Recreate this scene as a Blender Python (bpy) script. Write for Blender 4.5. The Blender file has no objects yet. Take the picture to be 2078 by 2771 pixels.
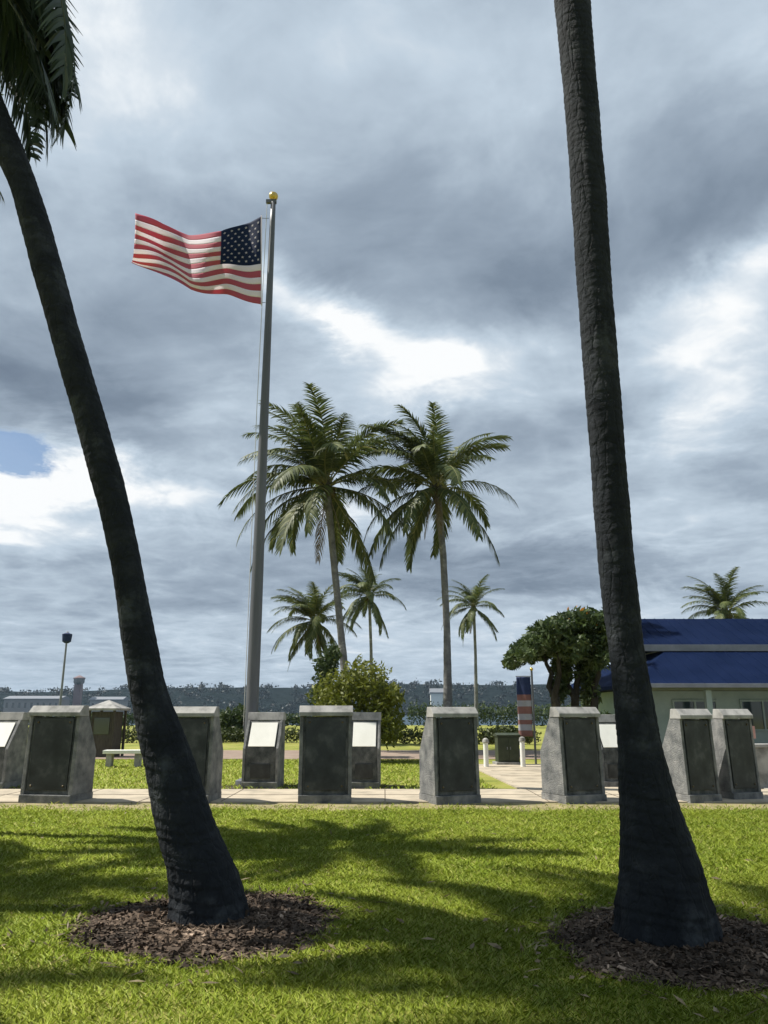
import bpy, bmesh, math, random
import numpy as np
from mathutils import Vector, Matrix, noise as mnoise
R = math.radians
rng = np.random.default_rng(7)
random.seed(7)
S = bpy.context.scene
COL = S.collection

# ------------------------------------------------------------------ camera
PITCH = R(14.65); CAMH = 1.6; F = 83.0; CX, CY = 41.5, 55.35
cam = bpy.data.cameras.new('camera'); camo = bpy.data.objects.new('camera', cam); COL.objects.link(camo)
cam.sensor_fit = 'VERTICAL'; cam.sensor_height = 24; cam.lens = 24 * F / 110.7
cam.clip_start = 0.1; cam.clip_end = 9000
camo.location = (0, 0, CAMH); camo.rotation_euler = (R(90) + PITCH, 0, 0)
S.camera = camo
S.view_settings.view_transform = 'Standard'; S.view_settings.look = 'None'
S.view_settings.exposure = 0.6; S.view_settings.gamma = 1

def ray(px, py):
    a, b = (px - CX) / F, (CY - py) / F
    return Vector((a, math.cos(PITCH) - math.sin(PITCH) * b, math.sin(PITCH) + math.cos(PITCH) * b))
def at(px, py, Y):                         # survey helper: a bearing in the photo at ground distance Y
    d = ray(px, py); t = Y / d.y
    return Vector((d.x * t, Y, CAMH + d.z * t))
def unit(py, Y):                           # metres per survey unit there
    return Y / ray(CX, py).y / F

# ------------------------------------------------------------------ sun + sky
SUN_EL, SUN_AZ = R(54), R(-80)           # azimuth clockwise from +Y
sdir = Vector((math.sin(SUN_AZ) * math.cos(SUN_EL), math.cos(SUN_AZ) * math.cos(SUN_EL), math.sin(SUN_EL)))
sl = bpy.data.lights.new('sun', 'SUN'); sl.energy = 5.0; sl.angle = R(0.53); sl.color = (1, .95, .86)
so = bpy.data.objects.new('sun', sl); COL.objects.link(so); so.rotation_euler = sdir.to_track_quat('Z', 'Y').to_euler()

W = bpy.data.worlds.new('World'); S.world = W; W.use_nodes = True
wt = W.node_tree; wt.nodes.clear()
class V:                                    # tiny expression wrapper for math nodes
    tree = None
    def __init__(s, sock): s.s = sock
def _m(op, *a):
    n = V.tree.nodes.new('ShaderNodeMath'); n.operation = op
    for i, x in enumerate(a):
        if isinstance(x, V): V.tree.links.new(x.s, n.inputs[i])
        else: n.inputs[i].default_value = x
    return V(n.outputs[0])
V.__add__ = lambda a, b: _m('ADD', a, b); V.__radd__ = V.__add__
V.__sub__ = lambda a, b: _m('SUBTRACT', a, b); V.__rsub__ = lambda a, b: _m('SUBTRACT', b, a)
V.__mul__ = lambda a, b: _m('MULTIPLY', a, b); V.__rmul__ = V.__mul__
V.__truediv__ = lambda a, b: _m('DIVIDE', a, b)
def lin(c): return tuple((x / 255 / 12.92) if x / 255 <= .04045 else ((x / 255 + .055) / 1.055) ** 2.4 for x in c)
def ramp(tree, fac, stops, interp='LINEAR'):
    n = tree.nodes.new('ShaderNodeValToRGB'); e = n.color_ramp.elements; n.color_ramp.interpolation = interp
    while len(e) < len(stops): e.new(0.5)
    for i, (p, c) in enumerate(stops): e[i].position = p; e[i].color = (*c, 1)
    tree.links.new(fac, n.inputs[0]); return n.outputs[0]

def build_sky():
    V.tree = wt; L = wt.links
    tc = wt.nodes.new('ShaderNodeTexCoord'); sp = wt.nodes.new('ShaderNodeSeparateXYZ')
    L.new(tc.outputs['Generated'], sp.inputs[0])
    x, y, z = (V(sp.outputs[i]) for i in range(3))
    az = _m('ARCTAN2', x, y); el = _m('ARCSINE', _m('MINIMUM', _m('MAXIMUM', z, -1.0), 1.0))
    den = _m('MAXIMUM', z, 0.0) + 0.13
    cb = wt.nodes.new('ShaderNodeCombineXYZ')
    L.new((x / den).s, cb.inputs[0]); L.new((y / den).s, cb.inputs[1])
    def nz(scale, detail, rough, dist, off=0, ridged=None):
        n = wt.nodes.new('ShaderNodeTexNoise'); n.noise_dimensions = '3D'
        mp = wt.nodes.new('ShaderNodeMapping'); mp.inputs['Location'].default_value = (off, off * .7, off * 1.3)
        L.new(cb.outputs[0], mp.inputs[0]); L.new(mp.outputs[0], n.inputs['Vector'])
        n.inputs['Scale'].default_value = scale; n.inputs['Detail'].default_value = detail
        n.inputs['Roughness'].default_value = rough; n.inputs['Distortion'].default_value = dist
        return V(n.outputs['Fac'])
    n1 = nz(1.1, 11, .64, .5, 3.1) - 0.5; n2 = nz(1.3, 11, .64, .5, 9.7) - 0.5
    n3 = nz(2.2, 10, .62, .5, 17.3) - 0.5; n4 = nz(5.0, 10, .62, .6, 5.5) - 0.5; n5 = _m('ABSOLUTE', nz(2.7, 9, .55, .3, 31.0) - 0.5)
    wa = az + n1 * 0.34; we = el + n2 * 0.19
    def blob(px, py, rx, ry, amp, rot=0):
        d = ray(px, py).normalized(); a0, e0 = math.atan2(d.x, d.y), math.asin(d.z)
        k = R(0.69); c, s = math.cos(R(rot)), math.sin(R(rot))
        dx, dy = wa - a0, we - e0
        u = (dx * (c / (rx * k)) + dy * (s / (rx * k))); v = (dy * (c / (ry * k)) - dx * (s / (ry * k)))
        return _m('EXPONENT', (u * u + v * v) * -1.0) * amp
    blobs = [  # cloud masses: bearing, spread, lightness
        (12, 5, 14, 9, .15), (38, 6, 20, 7, .08), (62, 6, 10, 6, .05), (80, 3, 10, 6, .08), (24, 15, 14, 5, .06),
        (72, 14, 10, 6, -.06), (46, 24, 20, 6, -.10), (38, 29, 12, 4, -.06, -8), (57, 31, 10, 5, -.17), (76, 23, 12, 5, -.17, 10),
        (14, 26, 14, 6, -.04), (20, 37, 14, 5, -.08), (3, 41, 11, 5, -.20), (14, 45, 10, 3, -.10),
        (36.5, 34.5, 3.5, 2.6, .27, -35), (44, 39, 8, 2.4, .27, -8), (54, 37.5, 8, 3, .15, 10), (31.5, 32, 4, 2, .17, -20),
        (44, 42, 14, 2.5, .10), (75, 38, 7, 6, .20), (80, 28, 7, 3.5, .24, 20), (75, 46, 6, 4, .14), (68, 34, 5, 3, .08),
        (3, 52.5, 8, 3.8, .40), (13, 51, 5, 3, .18), (22, 44, 6, 1.8, .10, 10), (2, 58, 7, 2, .16), (20, 53, 5, 2, .12),
        (57, 48, 16, 3.4, -.10), (37, 56, 5, 4, .14), (45, 61.5, 24, 2.8, -.15), (64, 62, 12, 3, -.10), (8, 63, 20, 2.2, -.03), (72, 58, 12, 4, .06), (12, 60, 12, 2, .06),
        (72, 55, 10, 5, .06), (45, 70, 45, 4, .08), (70, 65, 12, 2, .06), (10, 68, 14, 1.4, -.05), (25, 72, 20, 1.0, -.05), (82, 50, 6, 5, -.08)]
    lum = n3 * 0.24 + n4 * 0.15 - n5 * 0.42 + 0.732
    for b in blobs: lum = lum + blob(*b)
    mr = wt.nodes.new('ShaderNodeMapRange'); mr.interpolation_type = 'SMOOTHSTEP'; mr.inputs[1].default_value = .79; mr.inputs[2].default_value = .96
    L.new((lum + n4 * .45 - n5 * .25).s, mr.inputs[0]); lum = lum + V(mr.outputs[0]) * .065 - .006
    col = ramp(wt, lum.s, [(.36, lin((98, 112, 132))), (.52, lin((128, 143, 160))), (.64, lin((157, 172, 188))),
                           (.78, lin((194, 209, 223))), (.92, lin((232, 239, 245))), (1.0, lin((252, 254, 255)))])
    sky = wt.nodes.new('ShaderNodeTexSky'); sky.sky_type = 'NISHITA'; sky.sun_disc = False
    sky.sun_elevation = SUN_EL; sky.sun_rotation = SUN_AZ % (2 * math.pi); sky.air_density = 1; sky.dust_density = .6
    sk = wt.nodes.new('ShaderNodeMix'); sk.data_type = 'RGBA'; sk.blend_type = 'MULTIPLY'; sk.inputs[0].default_value = 1
    L.new(sky.outputs[0], sk.inputs[6]); sk.inputs[7].default_value = (.11, .11, .11, 1)
    gap = blob(1.3, 48.8, 3.6, 1.5, 2.4) + blob(84, 7, 5, 4, .35) + n4 * 0.6 - 0.35
    back = _m('SUBTRACT', 0.0, y) * 1.2 + n3 * 2.0 - 0.7            # broken cloud behind the viewer
    gap = _m('MINIMUM', _m('MAXIMUM', _m('MAXIMUM', gap, back), 0.0), .95)
    mx = wt.nodes.new('ShaderNodeMix'); mx.data_type = 'RGBA'
    L.new(gap.s, mx.inputs[0]); L.new(col, mx.inputs[6]); L.new(sk.outputs[2], mx.inputs[7])
    bg = wt.nodes.new('ShaderNodeBackground'); bg.inputs[1].default_value = .66
    out = wt.nodes.new('ShaderNodeOutputWorld'); L.new(mx.outputs[2], bg.inputs[0]); L.new(bg.outputs[0], out.inputs[0])
build_sky()
W.cycles.sampling_method = 'MANUAL'; W.cycles.sample_map_resolution = 512

# ------------------------------------------------------------------ helpers
def link(name, me, mat=None, parent=None):
    o = bpy.data.objects.new(name, me); COL.objects.link(o)
    for m in (mat if isinstance(mat, (list, tuple)) else [mat] if mat else []): me.materials.append(m)
    if parent: o.parent = parent
    return o
def tag(o, label=None, cat=None, group=None, kind=None):
    for k, v in (('label', label), ('category', cat), ('group', group), ('kind', kind)):
        if v: o[k] = v
    return o
def empty(name, loc, rz=0, label=None, cat=None, group=None):
    o = bpy.data.objects.new(name, None); COL.objects.link(o); o.location = loc; o.rotation_euler = (0, 0, rz)
    o.empty_display_size = .2
    return tag(o, label, cat, group)
def copy_tree(o, parent=None):
    c = o.copy(); COL.objects.link(c)
    if parent: c.parent = parent
    for ch in list(o.children): copy_tree(ch, c)
    return c
def np_mesh(name, verts, loops, sizes, smooth=False, mats=None):
    me = bpy.data.meshes.new(name); verts = np.asarray(verts, np.float32); loops = np.asarray(loops, np.int32).ravel()
    sizes = np.asarray(sizes, np.int32)
    me.vertices.add(len(verts)); me.vertices.foreach_set('co', verts.ravel())
    me.loops.add(len(loops)); me.loops.foreach_set('vertex_index', loops)
    me.polygons.add(len(sizes)); st = np.zeros(len(sizes), np.int32); st[1:] = np.cumsum(sizes)[:-1]
    me.polygons.foreach_set('loop_start', st)
    if smooth: me.polygons.foreach_set('use_smooth', np.ones(len(sizes), bool))
    if mats is not None: me.polygons.foreach_set('material_index', np.asarray(mats, np.int32))
    me.update(calc_edges=True); me.validate(); return me
def bm_obj(name, bm, mat, parent=None, smooth=False):
    me = bpy.data.meshes.new(name); bmesh.ops.recalc_face_normals(bm, faces=bm.faces[:]); bm.to_mesh(me); bm.free()
    if smooth: me.polygons.foreach_set('use_smooth', [True] * len(me.polygons))
    return link(name, me, mat, parent)
def box(bm, x0, x1, y0, y1, z0, z1, bev=0, M=None):
    r = bmesh.ops.create_cube(bm, size=1); vs = r['verts']
    for v in vs: v.co = Vector(((x0 + x1) / 2 + v.co.x * (x1 - x0), (y0 + y1) / 2 + v.co.y * (y1 - y0), (z0 + z1) / 2 + v.co.z * (z1 - z0)))
    if bev:
        es = list({e for v in vs for e in v.link_edges})
        r2 = bmesh.ops.bevel(bm, geom=es, offset=bev, segments=2, affect='EDGES', profile=.7)
        vs = list({v for f in r2['faces'] for v in f.verts} | {v for v in vs if v.is_valid})
    if M is not None: bmesh.ops.transform(bm, matrix=M, verts=[v for v in vs if v.is_valid])
    return bm
def prism(bm, prof, x0, x1, axis='x', bev=0):   # polygon in (y,z) swept along x (or in (x,z) along y)
    f = (lambda a, p: (a, p[0], p[1])) if axis == 'x' else (lambda a, p: (p[0], a, p[1]))
    A = [bm.verts.new(f(x0, p)) for p in prof]; B = [bm.verts.new(f(x1, p)) for p in prof]; n = len(prof)
    fs = [bm.faces.new(A), bm.faces.new(B[::-1])] + [bm.faces.new((A[i], B[i], B[(i + 1) % n], A[(i + 1) % n])) for i in range(n)]
    if bev:
        es = list({e for q in fs for e in q.edges}); bmesh.ops.bevel(bm, geom=es, offset=bev, segments=2, affect='EDGES', profile=.7)
    return bm
def tube(bm, pts, rad, seg=10, cap=True):
    rings = []; pts = [Vector(p) for p in pts]
    for i, p in enumerate(pts):
        t = (pts[min(i + 1, len(pts) - 1)] - pts[max(i - 1, 0)]).normalized()
        a = t.orthogonal().normalized() if abs(t.z) < .95 else Vector((1, 0, 0)); a = (a - t * a.dot(t)).normalized(); b = t.cross(a)
        r = rad[i] if isinstance(rad, (list, tuple)) else rad
        rings.append([bm.verts.new(p + (a * math.cos(k * 2 * math.pi / seg) + b * math.sin(k * 2 * math.pi / seg)) * r) for k in range(seg)])
    for q, w in zip(rings, rings[1:]):
        for k in range(seg): bm.faces.new((q[k], q[(k + 1) % seg], w[(k + 1) % seg], w[k]))
    if cap: bm.faces.new(rings[0][::-1]); bm.faces.new(rings[-1])
    return bm

# ------------------------------------------------------------------ materials
def mat(name, base=(.5, .5, .5), rough=.8, metal=0, spec=.5):
    m = bpy.data.materials.new(name); m.use_nodes = True; b = m.node_tree.nodes['Principled BSDF']
    b.inputs['Base Color'].default_value = (*base, 1); b.inputs['Roughness'].default_value = rough
    b.inputs['Metallic'].default_value = metal; b.inputs['Specular IOR Level'].default_value = spec
    return m
def noisy(name, c0, c1, scale=5, detail=8, rough=.85, bump=0, bscale=None, c2=None, coord='Object', stretch=(1, 1, 1), spec=.3, lo=.35, hi=.65, bd=.02, metal=0):
    m = mat(name, c0, rough, metal, spec); t = m.node_tree; b = t.nodes['Principled BSDF']; L = t.links
    tc = t.nodes.new('ShaderNodeTexCoord'); mp = t.nodes.new('ShaderNodeMapping'); mp.inputs['Scale'].default_value = stretch
    oi = t.nodes.new('ShaderNodeObjectInfo'); V.tree = t; L.new((V(oi.outputs['Random']) * 40.0).s, mp.inputs['Location'])
    L.new(tc.outputs[coord], mp.inputs[0])
    n = t.nodes.new('ShaderNodeTexNoise'); L.new(mp.outputs[0], n.inputs['Vector'])
    n.inputs['Scale'].default_value = scale; n.inputs['Detail'].default_value = detail; n.inputs['Roughness'].default_value = .6
    st = [(lo, c0), (hi, c1)] if c2 is None else [(lo, c0), ((lo + hi) / 2, c1), (hi, c2)]
    L.new(ramp(t, n.outputs['Fac'], st), b.inputs['Base Color'])
    if bump:
        n2 = t.nodes.new('ShaderNodeTexNoise'); L.new(mp.outputs[0], n2.inputs['Vector'])
        n2.inputs['Scale'].default_value = bscale or scale * 6; n2.inputs['Detail'].default_value = 6
        bp = t.nodes.new('ShaderNodeBump'); bp.inputs['Strength'].default_value = bump; bp.inputs['Distance'].default_value = bd
        L.new(n2.outputs['Fac'], bp.inputs['Height']); L.new(bp.outputs[0], b.inputs['Normal'])
    return m
def leaf_mat(name, c0, c1, c2=None, trans=.35, rough=.55, scale=1.3):
    m = mat(name, c0, rough, 0, .35); t = m.node_tree; L = t.links; b = t.nodes['Principled BSDF']; out = t.nodes['Material Output']
    at_ = t.nodes.new('ShaderNodeAttribute'); at_.attribute_name = 'tint'
    st = [(0, c0), (1, c1)] if c2 is None else [(0, c0), (.8, c1), (1, c2)]
    c = ramp(t, at_.outputs['Fac'], st)
    L.new(c, b.inputs['Base Color'])
    tr = t.nodes.new('ShaderNodeBsdfTranslucent'); L.new(c, tr.inputs[0])
    mx = t.nodes.new('ShaderNodeMixShader'); mx.inputs[0].default_value = trans
    L.new(b.outputs[0], mx.inputs[1]); L.new(tr.outputs[0], mx.inputs[2]); L.new(mx.outputs[0], out.inputs[0])
    return m
def tint(me, vals):                                   # one natural-variation value per face
    a = me.attributes.new('tint', 'FLOAT', 'FACE'); a.data.foreach_set('value', np.asarray(vals, np.float32))

M_lawn = noisy('lawn_soil_and_turf', (.15, .175, .025), (.24, .25, .04), scale=.9, c2=(.29, .27, .075), bump=.8, bscale=60, bd=.03)
M_blade = leaf_mat('grass_blade', (.175, .255, .018), (.335, .400, .052), (.50, .46, .17), trans=.3)
M_path = noisy('pale_concrete', (.25, .22, .17), (.36, .31, .235), scale=2.2, c2=(.43, .37, .28), bump=.15, bscale=80, lo=.3, hi=.6)
M_edge = noisy('dry_verge', (.15, .14, .06), (.33, .27, .15), scale=2.5, bump=.6, bscale=40)
M_red = noisy('pink_paving', (.20, .145, .11), (.27, .21, .165), scale=1.5, bump=.2, bscale=40)
M_bed = noisy('dark_soil', (.035, .025, .018), (.08, .055, .04), scale=6, bump=.7, bscale=40)
M_mulch = noisy('mulch_base', (.030, .019, .013), (.07, .045, .032), scale=9, bump=.8, bscale=60)
M_chip = leaf_mat('mulch_chip', (.030, .021, .014), (.150, .105, .072), (.36, .27, .20), trans=0, rough=.9)
M_conc = noisy('light_grey_concrete', (.17, .168, .16), (.29, .285, .27), c2=(.37, .36, .34), scale=3.5, bump=.35, bscale=90, bd=.01)
M_agg = noisy('dark_exposed_aggregate', (.035, .040, .040), (.10, .105, .10), scale=4, bump=.9, bscale=45, bd=.025, lo=.32, hi=.72, c2=(.19, .19, .18))
M_agg2 = noisy('grey_exposed_aggregate', (.075, .08, .082), (.175, .178, .175), scale=4, bump=.9, bscale=45, bd=.025, lo=.3, hi=.72, c2=(.29, .285, .27))
M_gran = noisy('black_granite', (.006, .008, .008), (.022, .025, .025), c2=(.075, .078, .074), scale=3.2, lo=.34, hi=.74, bump=.08, bscale=50, rough=.42, spec=.5)
M_plaque = noisy('white_enamel_plaque', (.70, .69, .62), (.78, .77, .70), scale=2, rough=.45)
M_pole = noisy('brushed_pole_metal', (.09, .095, .108), (.135, .14, .155), scale=3, rough=.5, metal=.2, stretch=(1, 1, .1))
M_gold = noisy('gilt', (.55, .38, .10), (.65, .47, .15), rough=.3, metal=.9)
M_rope = mat('rope', (.55, .54, .50), .9)
M_white = noisy('white_paint', (.70, .70, .66), (.80, .80, .76), scale=2, rough=.6, bump=.05)
M_roof = noisy('blue_metal_roof', (.0030, .0086, .031), (.0058, .0130, .043), scale=.8, rough=.85, spec=.04, bump=.05)
M_gutter = noisy('grey_gutter', (.16, .17, .19), (.22, .23, .25), scale=2, rough=.5)
M_wall = noisy('sage_wall', (.24, .31, .27), (.30, .37, .33), scale=1.5, rough=.9, bump=.1)
M_soff = noisy('olive_soffit', (.10, .12, .07), (.14, .16, .09), scale=2)
M_glass = mat('dark_window_glass', (.03, .045, .05), .08, 0, .8)
M_hut = noisy('dark_timber', (.045, .04, .03), (.09, .08, .06), scale=5, bump=.3, stretch=(6, 6, 1))
M_brick = noisy('rust_red_paint', (.26, .10, .075), (.36, .15, .11), scale=4)
M_navy = noisy('navy_cloth', (.014, .024, .075), (.022, .036, .10), scale=5)
M_bin = noisy('dark_green_paint', (.025, .035, .018), (.045, .055, .03), scale=4, rough=.5)

def water_mat():
    m = mat('harbour_water', (.012, .035, .055), .12, 0, .5); t = m.node_tree; b = t.nodes['Principled BSDF']; L = t.links
    tc = t.nodes.new('ShaderNodeTexCoord'); mp = t.nodes.new('ShaderNodeMapping'); mp.inputs['Scale'].default_value = (.35, 1.0, 1)
    L.new(tc.outputs['Object'], mp.inputs[0]); n = t.nodes.new('ShaderNodeTexNoise'); n.inputs['Scale'].default_value = 1.2; n.inputs['Detail'].default_value = 6
    L.new(mp.outputs[0], n.inputs['Vector']); bp = t.nodes.new('ShaderNodeBump'); bp.inputs['Strength'].default_value = 1; bp.inputs['Distance'].default_value = .6
    L.new(n.outputs['Fac'], bp.inputs['Height']); L.new(bp.outputs[0], b.inputs['Normal']); b.inputs['Roughness'].default_value = .35
    b.inputs['Specular IOR Level'].default_value = .25
    return m
def bark_mat(name, c0, c1, c2):
    m = mat(name, c0, .92, 0, .2); t = m.node_tree; b = t.nodes['Principled BSDF']; L = t.links
    tc = t.nodes.new('ShaderNodeTexCoord')
    n = t.nodes.new('ShaderNodeTexNoise'); n.inputs['Scale'].default_value = 3.5; n.inputs['Detail'].default_value = 9; n.inputs['Roughness'].default_value = .65
    L.new(tc.outputs['Object'], n.inputs['Vector'])
    L.new(ramp(t, n.outputs['Fac'], [(.32, c0), (.55, c1), (.75, c2)]), b.inputs['Base Color'])
    li = t.nodes.new('ShaderNodeTexNoise'); li.inputs['Scale'].default_value = 1.7; li.inputs['Detail'].default_value = 10; li.inputs['Roughness'].default_value = .7; L.new(tc.outputs['Object'], li.inputs['Vector'])
    lf = ramp(t, li.outputs['Fac'], [(.56, (0, 0, 0)), (.70, (.75, .75, .75))]); src = b.inputs['Base Color'].links[0].from_socket
    lm = t.nodes.new('ShaderNodeMixRGB'); L.new(lf, lm.inputs[0]); L.new(src, lm.inputs[1]); lm.inputs[2].default_value = (c2[0] * 1.7, c2[1] * 1.75, c2[2] * 1.65, 1); L.new(lm.outputs[0], b.inputs['Base Color'])
    mp = t.nodes.new('ShaderNodeMapping'); mp.inputs['Scale'].default_value = (9, 9, 3.0); L.new(tc.outputs['Object'], mp.inputs[0])
    v = t.nodes.new('ShaderNodeTexVoronoi'); v.feature = 'DISTANCE_TO_EDGE'; v.inputs['Scale'].default_value = 1.6; 
    n2 = t.nodes.new('ShaderNodeTexNoise'); n2.inputs['Scale'].default_value = 24; n2.inputs['Detail'].default_value = 8; L.new(tc.outputs['Object'], n2.inputs['Vector'])
    mm = t.nodes.new('ShaderNodeMixRGB'); mm.inputs[0].default_value = .25; L.new(mp.outputs[0], mm.inputs[1]); L.new(n2.outputs['Color'], mm.inputs[2])
    L.new(mm.outputs[0], v.inputs['Vector'])
    V.tree = t; h = _m('MINIMUM', V(v.outputs['Distance']), .12) * 3.0 + V(n2.outputs['Fac']) * .8
    bp = t.nodes.new('ShaderNodeBump'); bp.inputs['Strength'].default_value = .9; bp.inputs['Distance'].default_value = .02
    L.new(h.s, bp.inputs['Height']); L.new(bp.outputs[0], b.inputs['Normal'])
    return m
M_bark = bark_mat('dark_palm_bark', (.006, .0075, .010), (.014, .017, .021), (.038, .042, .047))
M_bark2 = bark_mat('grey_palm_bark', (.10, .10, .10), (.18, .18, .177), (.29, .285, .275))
M_twig = bark_mat('dark_tree_bark', (.018, .017, .014), (.035, .032, .026), (.06, .055, .045))
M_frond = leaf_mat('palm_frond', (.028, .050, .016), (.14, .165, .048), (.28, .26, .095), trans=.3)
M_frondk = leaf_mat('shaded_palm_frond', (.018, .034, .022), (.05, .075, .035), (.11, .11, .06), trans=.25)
M_dead = leaf_mat('dry_frond', (.12, .09, .05), (.26, .21, .12), trans=.25)
M_coco = noisy('coconut_husk', (.06, .045, .02), (.12, .11, .04), scale=8)
M_leaf = leaf_mat('dark_tree_leaf', (.022, .044, .014), (.065, .095, .026), (.12, .14, .035), trans=.25)
M_shrub = leaf_mat('yellow_green_leaf', (.075, .10, .012), (.17, .185, .024), (.24, .24, .045), trans=.3)
M_hedge = leaf_mat('hedge_leaf', (.030, .045, .012), (.085, .105, .025), (.16, .17, .05), trans=.25)
M_flower = leaf_mat('orange_flower', (.55, .18, .01), (.65, .28, .02), trans=.3)
M_hill = noisy('far_wooded_hill', (.006, .011, .012), (.012, .018, .018), scale=.03, bump=1, bscale=.12, bd=4, spec=0)
M_wood = leaf_mat('far_wood', (.010, .017, .018), (.019, .029, .028), trans=.1)

# ------------------------------------------------------------------ setting
def sheet(name, x0, x1, y0, y1, z, m, nx=2, ny=2, skirt=None):
    xs = np.linspace(x0, x1, nx); ys = np.linspace(y0, y1, ny); X, Y = np.meshgrid(xs, ys)
    v = np.stack([X.ravel(), Y.ravel(), np.full(X.size, z)], 1)
    i = np.arange(nx * ny).reshape(ny, nx); q = np.stack([i[:-1, :-1], i[:-1, 1:], i[1:, 1:], i[1:, :-1]], -1).reshape(-1, 4)
    return tag(link(name, np_mesh(name, v, q, [4] * len(q)), m), kind='structure')
SHORE = 105
bm = bmesh.new(); box(bm, -260, 420, -120, SHORE, -3, 0); tag(bm_obj('lawn', bm, M_lawn), kind='structure')
tag(sheet('water', -2600, 2600, SHORE - 2, 2600, -1.2, water_mat()), kind='structure')
def blob_sheet(name, m, z, pts):
    bm = bmesh.new(); f = bm.faces.new([bm.verts.new((p[0], p[1], z)) for p in pts])
    r = bmesh.ops.extrude_face_region(bm, geom=[f])
    for v in r['geom']:
        if isinstance(v, bmesh.types.BMVert): v.co.z = -.05
    return tag(bm_obj(name, bm, m), kind='structure')
def wob(x): return .12 * math.sin(x * 1.7) + .08 * math.sin(x * 4.1 + 1)
xs = [x * .4 for x in range(-60, 71)]
blob_sheet('verge', M_edge, .008, [(x, 13.75 + wob(x)) for x in xs] + [(28, 15.2), (-24, 15.2)])
blob_sheet('path', M_path, .03, [(-24, 14.9), (28, 14.9), (28, 17.3), (5.6, 17.3), (7.6, 25.5), (2.6, 25.5), (2.9, 17.3), (-24, 17.3)])
bm = bmesh.new()
for k in range(-16, 19): box(bm, k * 1.5 + .012, k * 1.5 + .026, 14.92, 17.28, .0, .034)
for y in (16.1, 19.0, 20.8, 22.6, 24.4): box(bm, -24 if y < 17 else 3.0, 28 if y < 17 else 6.0, y, y + .014, .0, .0345)
tag(bm_obj('paving_joints', bm, M_bed), kind='structure')
blob_sheet('walkway', M_red, .02, [(-40, 28.5), (40, 28.5), (40, 35), (-40, 35)])
blob_sheet('forecourt', M_conc, .025, [(8.2, 17.31), (30, 17.31), (30, 28.4), (8.9, 28.4)])

# far shore: wooded hills beyond the harbour
def ridge(y0, depth, x0, x1, hfun, name, m):
    nx, ny = 240, 14; v = []
    for j in range(ny):
        for i in range(nx):
            x = x0 + (x1 - x0) * i / (nx - 1); t = j / (ny - 1); y = y0 + depth * t
            h = hfun(x) * math.sin(min(t * 1.25, 1) * math.pi / 2) * (1 if t < .8 else 1)
            h *= 1 + .12 * mnoise.noise(Vector((x * .012, y * .02, 3)))
            v.append((x, y, -2.5 + h))
    i = np.arange(nx * ny).reshape(ny, nx); q = np.stack([i[:-1, :-1], i[:-1, 1:], i[1:, 1:], i[1:, :-1]], -1).reshape(-1, 4)
    return tag(link(name, np_mesh(name, v, q, [4] * len(q), True), m), kind='structure')
hf = lambda x: 34 + 4 * math.sin(x * .004 + 1) + 3 * mnoise.noise(Vector((x * .006, 0, 0)))
ridge(820, 260, -1500, 1500, hf, 'hills', M_hill)
def far_wood():
    V_, Q, T = [], [], []
    for k in range(900):
        x = random.uniform(-900, 900); t = random.random() ** 1.3; y = 812 + 190 * t
        h = hf(x) * math.sin(min(t * .92, 1) * math.pi / 2) - 3
        r = random.uniform(3, 6.5)
        for n in range(40):
            c = np.array([x, y, h + r * .5]) + rng.normal(0, .45, 3) * r * np.array([1.2, .7, .7]); s = r * random.uniform(.16, .32)
            a = rng.normal(size=3); a /= np.linalg.norm(a); b = np.cross(a, rng.normal(size=3)); b /= np.linalg.norm(b)
            base = len(V_); V_.extend([c - a * s, c + b * s * .7, c + a * s, c - b * s * .7]); Q.extend([base, base + 1, base + 2, base + 3]); T.append(random.random())
    me = np_mesh('far_wood', V_, Q, [4] * len(T)); tint(me, T)
    tag(link('far_wood', me, M_wood), 'dark trees covering the far shore of the harbour', 'woodland', kind='stuff')
far_wood()

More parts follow.
